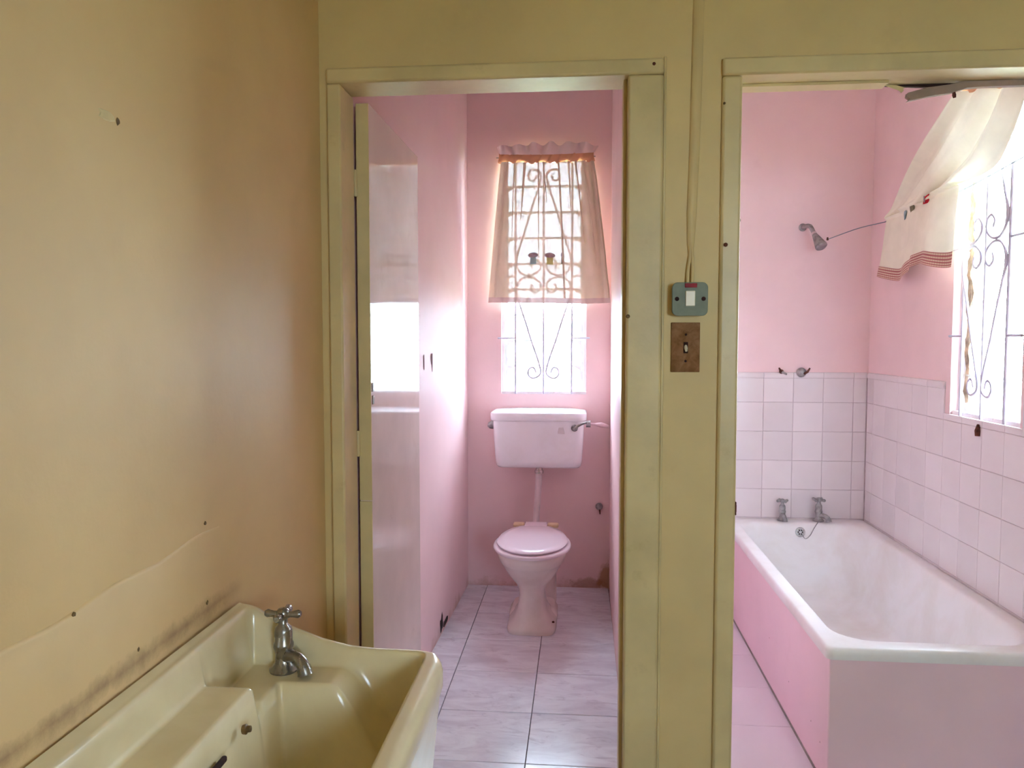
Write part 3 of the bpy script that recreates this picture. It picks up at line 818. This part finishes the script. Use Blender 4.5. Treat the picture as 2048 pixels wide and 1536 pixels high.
pillar_tap(tub, (1.262, 4.160, .472), R(40), 1.06, 'dull_metal', 'tap', .1)

# shower arm and rose
sh = empty('shower_head', (1.165, 4.22, 2.02), 'dull grey shower head on a bent wall arm above the bath', 'shower')
child(G().lathe([(.020, 0), (.021, .004), (.014, .008)], 16, Matrix.Translation((1.165, 4.2195, 2.022)) @ Matrix.Rotation(R(90), 4, 'X')), 'wall_flange', 'dull_metal', sh)
child(G().tube(catmull([(1.165, 4.218, 2.022), (1.172, 4.185, 2.024), (1.183, 4.150, 2.018), (1.190, 4.128, 1.995), (1.196, 4.112, 1.970)], 6), .0115, 12), 'arm', 'dull_metal', sh, smooth=60)
dv = Vector((1.222, 4.062, 1.895)) - Vector((1.196, 4.112, 1.970))
mt = Matrix.Translation((1.196, 4.112, 1.970)) @ dv.to_track_quat('Z', 'Y').to_matrix().to_4x4()
child(G().lathe([(.013, -.012), (.0145, -.010), (.0145, -.002), (.012, 0)], 16, mt), 'white_nut', 'pvc_pipe', sh)
child(G().lathe([(.012, 0), (.015, .008), (.020, .030), (.027, .062), (.030, .078), (.029, .084), (.024, .088), (.0, .086)], 20, mt), 'rose', 'dull_metal', sh, smooth=50)
child(G().lathe([(.004, -.004), (.006, .0), (.004, .012)], 8, Matrix.Translation((1.257, 4.098, 1.942))), 'string_knot', 'rust', sh)

# broken valve spindles on top of the tiles
v1 = empty('wall_hook', (1.068, 4.22, 1.262), 'bare tarnished hook above the left bath tap', 'hook')
child(G().lathe([(.012, 0), (.012, .004), (.006, .007)], 12, Matrix.Translation((1.068, 4.2085, 1.262)) @ Matrix.Rotation(R(90), 4, 'X')), 'base', 'rust', v1)
child(G().tube([(1.068, 4.205, 1.262), (1.055, 4.18, 1.272), (1.047, 4.17, 1.282)], [.007, .006, .004], 10), 'prong', 'rust', v1)
child(G().tube([(1.068, 4.205, 1.262), (1.080, 4.188, 1.254), (1.088, 4.18, 1.249)], [.007, .006, .005], 10), 'prong', 'dull_metal', v1)
v2 = empty('wall_hook', (1.18, 4.22, 1.258), 'grey wall hook with domed plate left of tile corner', 'hook')
child(G().lathe([(.026, 0), (.025, .006), (.016, .014), (.004, .018)], 16, Matrix.Translation((1.172, 4.2085, 1.258)) @ Matrix.Rotation(R(90), 4, 'X')), 'base', 'dull_metal', v2, smooth=60)
child(G().tube([(1.184, 4.196, 1.252), (1.196, 4.18, 1.262), (1.205, 4.172, 1.282)], [.007, .006, .004], 10), 'prong', 'rust', v2)

# ------------------------------------------------------------------ toilet cistern
cis = empty('toilet_cistern', (-.226, 4.40, .72), 'white wall hung toilet cistern below the narrow window', 'cistern')
def cl_(hw, y0, r, z, cx=-.2275): return rrect(cx - hw, cx + hw, y0, 4.399, [r, .006, .006, r], z, 6)
loops = [cl_(.195, 4.25, .03, .722), cl_(.225, 4.222, .04, .724), cl_(.236, 4.212, .045, .735), cl_(.240, 4.205, .045, .76), cl_(.2475, 4.198, .045, .87), cl_(.252, 4.194, .045, .985)]
child(G().loft(loops), 'tank', 'porcelain', cis, smooth=50)
loops = [cl_(.250, 4.196, .045, .9855), cl_(.262, 4.186, .05, .986), cl_(.2655, 4.182, .05, .992), cl_(.266, 4.181, .05, 1.024), cl_(.262, 4.186, .05, 1.031), cl_(.250, 4.200, .05, 1.035), cl_(.20, 4.24, .05, 1.041), cl_(.1, 4.31, .03, 1.043)]
child(G().loft(loops), 'tank_lid', 'porcelain', cis, smooth=50)
lev = child(G().lathe([(.019, 0), (.019, .006), (.012, .012), (.011, .022)], 16, Matrix.Translation((-.028, 4.197, .950)) @ Matrix.Rotation(R(90), 4, 'X')), 'flush_lever', 'dull_metal', cis, smooth=50)
child(G().tube(catmull([(-.028, 4.172, .950), (-.014, 4.168, .962), (.010, 4.162, .976), (.040, 4.158, .985)], 5), [.008] * 5 + [.0075] * 5 + [.0065] * 6, 10), 'handle', 'dull_metal', lev, smooth=60)
child(G().tube([(.035, 4.30, .962), (.060, 4.30, .962)], .019, 6), 'supply_nut', 'dull_metal', cis)
child(G().tube([(.058, 4.30, .962), (.085, 4.30, .960), (.100, 4.30, .959), (.120, 4.302, .957), (.142, 4.305, .952), (.160, 4.31, .948)], [.007, .007, .011, .015, .011, .008], 12), 'supply_pipe', 'pink_pipe', cis, smooth=60)
child(G().tube([(-.468, 4.30, .955), (-.492, 4.30, .952), (-.508, 4.30, .948), (-.516, 4.305, .945)], [.026, .024, .018, .006], 12), 'overflow_cap', 'dull_metal', cis, smooth=50)
child(G().tube([(-.226, 4.29, .725), (-.226, 4.29, .700), (-.226, 4.289, .699), (-.226, 4.288, .682)], [.019, .019, .025, .024], 12), 'flush_nut', 'chrome', cis, smooth=40)
child(G().tube(catmull([(-.226, 4.288, .69), (-.230, 4.286, .60), (-.238, 4.28, .48), (-.241, 4.25, .40), (-.236, 4.16, .375), (-.233, 4.118, .373)], 6), .0185, 14), 'flush_pipe', 'pvc_pipe', cis, smooth=60)
child(G().loft([[(-.10 + x, 4.1945, .937 + z) for x, z in ((-.02, -.018), (.018, -.02), (.010, .016), (-.014, .014))], [(-.10 + x * .9, 4.1935, .937 + z * .9) for x, z in ((-.02, -.018), (.018, -.02), (.010, .016), (-.014, .014))]]), 'sticker_residue', 'residue', cis, smooth=0)

# wall stop cock
sc = empty('stop_valve', (.113, 4.40, .476), 'small dark capped pipe stub right of the toilet', 'valve')
child(G().lathe([(.020, 0), (.021, .012), (.015, .022), (.004, .026)], 14, Matrix.Translation((.113, 4.3995, .478)) @ Matrix.Rotation(R(90), 4, 'X')), 'cap', 'dull_metal', sc, smooth=50)
child(G().tube([(.115, 4.385, .466), (.117, 4.38, .448), (.118, 4.385, .435)], [.005, .004, .003], 8), 'drip_stem', 'rust', sc)

# ------------------------------------------------------------------ toilet pan
wc = empty('toilet', (-.232, 3.80, 0), 'pinkish white pedestal toilet with closed lid', 'toilet')
CX = -.2325
def egg(hw, yf, yb, z, n=36, p=2.0, cx=CX):
    """egg outline: front at yf (towards viewer), back at yb"""
    yc = yf + (yb - yf) * .46; out = []
    for i in range(n):
        a_ = 2 * PI * i / n; c_, s_ = math.cos(a_), math.sin(a_)
        ry = (yb - yc) if s_ > 0 else (yc - yf)
        q = 2 / p
        out.append((cx + hw * math.copysign(abs(c_) ** q, c_), yc + ry * math.copysign(abs(s_) ** q, s_), z))
    return out
L = [(0, .119, 3.646, 4.00, 5.0), (.010, .122, 3.642, 4.00, 5.0), (.026, .120, 3.644, 4.00, 4.6), (.036, .114, 3.650, 3.99, 4.2), (.052, .100, 3.656, 3.98, 3.8), (.074, .085, 3.661, 3.96, 3.4), (.105, .072, 3.666, 3.95, 3.0), (.145, .065, 3.670, 3.94, 2.8), (.180, .063, 3.670, 3.93, 2.6), (.207, .068, 3.664, 3.93, 2.4), (.232, .080, 3.652, 3.94, 2.3),
     (.255, .100, 3.632, 3.96, 2.2), (.280, .120, 3.612, 3.97, 2.1), (.310, .138, 3.590, 3.99, 2.1), (.338, .151, 3.570, 4.00, 2.1), (.344, .158, 3.562, 4.01, 2.1), (.372, .168, 3.548, 4.03, 2.1), (.395, .172, 3.542, 4.05, 2.1), (.402, .168, 3.547, 4.05, 2.1)]
child(G().loft([egg(hw, yf, yb, z, 40, p) for z, hw, yf, yb, p in L]), 'pan', 'pan', wc, smooth=60)
child(G().box(CX - .10, CX + .10, 3.95, 4.12, .30, .402), 'pan_shelf', 'pan', wc, bevel=.02, bseg=4)
# rear plinth and outlet
child(G().loft([egg(.124, 3.80, 4.06, z, 28, 4) for z in (0, .035)] + [egg(.108, 3.83, 4.05, .06, 28, 4)]), 'rear_plinth', 'pan', wc, smooth=50)
child(G().tube(catmull([(CX + .02, 3.93, .25), (CX + .035, 4.06, .25), (CX + .055, 4.14, .20), (CX + .06, 4.16, .10), (CX + .06, 4.16, .0)], 6), .05, 16), 'outlet_bend', 'pan', wc, smooth=60)
# seat ring and lid
seat_l = [egg(.176, 3.530, 4.07, .404, 48), egg(.190, 3.514, 4.08, .405, 48), egg(.193, 3.511, 4.08, .412, 48), egg(.190, 3.514, 4.08, .420, 48), egg(.170, 3.536, 4.07, .4235, 48)]
child(G().loft(seat_l), 'seat', 'seat', wc, smooth=60)
lid_l = [egg(.160, 3.548, 4.07, .4275, 48), egg(.1735, 3.532, 4.08, .4285, 48), egg(.1755, 3.530, 4.08, .434, 48), egg(.170, 3.536, 4.08, .440, 48), egg(.14, 3.58, 4.05, .4435, 48), egg(.07, 3.68, 3.95, .446, 48)]
child(G().loft(lid_l), 'lid', 'seat', wc, smooth=60)
child(G().box(CX - .060, CX + .060, 4.04, 4.135, .4285, .444), 'lid_tab', 'seat', wc, bevel=.005)
for s_ in (-1, 1):
    hx = CX + s_ * .092
    child(G().box(hx - .030, hx + .030, 4.075, 4.125, .4245, .444), 'hinge', 'yellow_hinge', wc, bevel=.007, bseg=3)
    child(G().box(hx - .018, hx + .018, 4.07, 4.11, .4025, .4245), 'hinge_post', 'yellow_hinge', wc, bevel=.003)
child(G().lathe([(.006, 0), (.007, .004), (.002, .008)], 8, Matrix.Translation((CX + .108, 3.70, .049))), 'fixing_screw', 'rust', wc)

# ------------------------------------------------------------------ switches and cable
sw = empty('light_switch', (.300, 2.2, 1.542), 'grey metal clad switch with red neon and white rocker', 'switch')
def ybox(x0, x1, z0, z1, r, ya, yb, n=5):
    l0 = [(x, ya, y) for x, y, _ in rrect(x0, x1, z0, z1, r, 0, n)]; l1 = [(x, yb, y) for x, y, _ in rrect(x0, x1, z0, z1, r, 0, n)]
    return l0, l1
sx0, sx1, sz0, sz1 = .252, .349, 1.4965, 1.5885
l0, l1 = ybox(sx0 + .003, sx1 - .003, sz0 + .003, sz1 - .003, .013, 2.1995, 2.166)
child(G().loft([l0, l1]), 'back_box', 'steel_grey', sw, smooth=40)
l0, l1 = ybox(sx0, sx1, sz0, sz1, .015, 2.1665, 2.162)
child(G().loft([l0, l1]), 'face_plate', 'steel_grey', sw, bevel=.0015, smooth=40)
l0, l1 = ybox(.288, .314, 1.523, 1.565, .002, 2.1635, 2.1575)
child(G().loft([l0, l1]), 'rocker', 'cream_plastic', sw, bevel=.0015, smooth=40)
l0, l1 = ybox(.286, .319, 1.574, 1.5855, .001, 2.1635, 2.1595)
child(G().loft([l0, l1]), 'neon_lens', 'red_neon', sw, bevel=.001, smooth=40)
for x in (.265, .337):
    child(G().lathe([(.006, 0), (.006, .001), (.004, .0022)], 10, Matrix.Translation((x, 2.1622, 1.543)) @ Matrix.Rotation(R(90), 4, 'X')), 'screw', 'dark_hole', sw)
bs = empty('light_switch', (.294, 2.2, 1.409), 'rusty brown toggle switch plate under the grey switch', 'switch')
child(G().box(.2545, .3335, 2.1925, 2.1995, 1.340, 1.479), 'face_plate', 'brown_plate', bs, bevel=.0015)
child(G().box(.2885, .3005, 2.1905, 2.1927, 1.393, 1.424), 'toggle_slot', 'dark_hole', bs)
child(G().tube([(.2945, 2.194, 1.414), (.2945, 2.186, 1.406), (.2945, 2.180, 1.400)], [.0045, .0048, .0035], 8), 'toggle', 'cream_plastic', bs)
for z in (1.445, 1.371):
    child(G().lathe([(.0035, 0), (.0035, .001), (.002, .002)], 8, Matrix.Translation((.2945, 2.1925, z)) @ Matrix.Rotation(R(90), 4, 'X')), 'screw', 'dark_hole', bs)
cab = empty('cable_trunking', (.315, 2.2, 1.60), 'painted over cable run climbing from the switches', 'cable')
prof = [(-.017, .0), (-.0165, .003), (-.012, .007), (0, .009), (.012, .007), (.0165, .003), (.017, 0)]
loops = []
for z, x, s_ in ((1.655, .304, .25), (1.70, .306, .62), (1.78, .308, .80), (1.95, .311, .85), (2.2, .317, .9), (2.6, .322, .9), (2.9995, .326, .9)):
    loops.append([(x + p * s_ + .0012 * math.sin(z * 17), 2.1999 - d * (.6 + .4 * s_), z) for p, d in prof])
child(G().loft(loops), 'cover_strip', 'cream_wall', cab, smooth=60)
child(G().tube(catmull([(.297, 2.190, 1.588), (.298, 2.193, 1.62), (.303, 2.195, 1.665), (.3045, 2.197, 1.70)], 5), .005, 8), 'cable', 'cream_wall', cab, smooth=60)
child(G().tube(catmull([(.309, 2.186, 1.588), (.310, 2.190, 1.62), (.3095, 2.193, 1.66), (.3075, 2.196, 1.70)], 5), .0045, 8), 'cable', 'cream_wall', cab, smooth=60)

# ------------------------------------------------------------------ laundry sink
sk = empty('laundry_sink', (-.51, 1.15, .3), 'cream fireclay laundry sink on the left cream wall', 'sink')
SX0, SX1, SY0, SY1 = -.7355, -.2775, .62, 1.605
def rim_h(x, y):
    pts = [(-.74, .862), (-.69, .842), (-.64, .819), (-.552, .788), (-.49, .774), (-.44, .770), (-.2, .768)]
    for i in range(len(pts) - 1):
        if x <= pts[i + 1][0]:
            f = (x - pts[i][0]) / (pts[i + 1][0] - pts[i][0]); hz = pts[i][1] + (pts[i + 1][1] - pts[i][1]) * f; break
    else: hz = .768
    if x < pts[0][0]: hz = .862
    back = .858 - .01 * (1.6 - y)
    # the wall-side rim stays high all along; away from the wall the end rims dip
    return max(hz, back * (1 - sstep(-.745, -.66, x)) + hz * sstep(-.745, -.66, x))
def sink_floor(x, y):
    basin = .545 + .02 * ((x + .45) / .15) ** 2 * 0
    ledge = .787; deck = .740
    wl = 1 - sstep(-.605, -.575, x)                      # soap ledge along the wall
    ly = sstep(1.375, 1.345, y) if False else 1 - sstep(1.345, 1.39, y)
    wd = sstep(1.43, 1.475, y) * (1 - sstep(-.50, -.36, x))   # tap deck at the far end
    h = basin
    far = 1 - max(0, min(1, (SY1 - .03 - y) / .16)); h += .10 * far * far
    side = 1 - max(0, min(1, (SX1 - .03 - x) / .10)); h = max(h, basin + .08 * side * side)
    h = h + (deck - h) * max(wd, wl * sstep(1.34, 1.39, y))
    h = h + (ledge - h) * wl * ly
    return h
def sink_top(x, y):
    dl = x - SX0; dr = SX1 - x; df = SY1 - y; dn = y - SY0
    # rounded inner plan corner
    sl = 1 - sstep(.022, .046, dl); sr = 1 - sstep(.040, .078, dr); sf = 1 - sstep(.026, .056, df); sn = 1 - sstep(.03, .06, dn)
    s_ = 1 - (1 - sl) * (1 - sr) * (1 - sf) * (1 - sn)
    rm = rim_h(x, y)
    h = sink_floor(x, y); h = h + (rm - h) * s_
    e = min(dr, df, dn)
    if e < .024: h -= .020 * (1 - math.sqrt(max(0, 1 - (1 - e / .024) ** 2)))
    return h
def corner(x, y, r=.085):
    # pull the far right plan corner into an arc
    a_ = (x - (SX1 - r)) / r; b_ = (y - (SY1 - r)) / r
    if a_ > 0 and b_ > 0:
        return (SX1 - r + r * a_ * math.sqrt(1 - b_ * b_ / 2), SY1 - r + r * b_ * math.sqrt(1 - a_ * a_ / 2))
    return (x, y)
NX, NY = 104, 196
def spaced(n, a, b):
    return [a + (b - a) * (q - .012 * math.sin(4 * PI * q) * 0 - .0 + .055 * math.sin(2 * PI * q) * -1) for q in [i / n for i in range(n + 1)]]
xs = spaced(NX, SX0, SX1); ys = spaced(NY, SY0, SY1)
g = G(); vs = []; fs = []
for y in ys:
    for x in xs:
        X_, Y_ = corner(x, y); vs.append((X_, Y_, sink_top(x, y)))
W_ = NX + 1
fs = [(j * W_ + i, j * W_ + i + 1, (j + 1) * W_ + i + 1, (j + 1) * W_ + i) for j in range(NY) for i in range(NX)]
ringi = [i for i in range(NX)] + [j * W_ + NX for j in range(NY)] + [NY * W_ + i for i in range(NX, 0, -1)] + [j * W_ for j in range(NY, 0, -1)]
prev = ringi
for drop, inn in ((.03, 0), (.05, .006), (.30, .025)):
    new = []
    for idx in ringi:
        x, y, z = vs[idx]
        cx_, cy_ = (SX0 + SX1) / 2, (SY0 + SY1) / 2
        zz = z - drop if drop < .1 else .47
        xx = x - inn if x > cx_ else x
        yy = y - inn if y > cy_ else y + inn
        new.append(len(vs)); vs.append((xx, yy, zz))
    for k in range(len(ringi)):
        k2 = (k + 1) % len(ringi); fs.append((prev[k], prev[k2], new[k2], new[k]))
    prev = new
fs.append(tuple(prev))
g.add(vs, fs)
child(g, 'basin', 'fireclay', sk, smooth=70)
tp = pillar_tap(sk, (-.614, 1.527, .740), R(62), 1.12, 'sink_chrome', 'tap', .5)
child(G().lathe([(.008, -.004), (.009, .002), (.006, .004), (.0055, .010), (.0, .011)], 12, Matrix.Translation((-.582, 1.268, .748)) @ Matrix.Rotation(R(82), 4, 'Y')), 'chain_stay', 'brass', sk, smooth=40)
child(G().box(-.5885, -.5795, 1.08, 1.195, .732, .742), 'overflow_slot', 'dark_hole', sk, bevel=.003)
for yy in (.80, 1.42):
    b_ = child(G().box(-.749, -.34, yy - .018, yy + .018, .44, .47).box(-.749, -.72, yy - .018, yy + .018, .14, .44), 'wall_bracket', 'cream_trim', sk, bevel=.003)
    child(G().tube([(-.72, yy, .17), (-.40, yy, .45)], .014, 8), 'strut', 'cream_trim', b_)
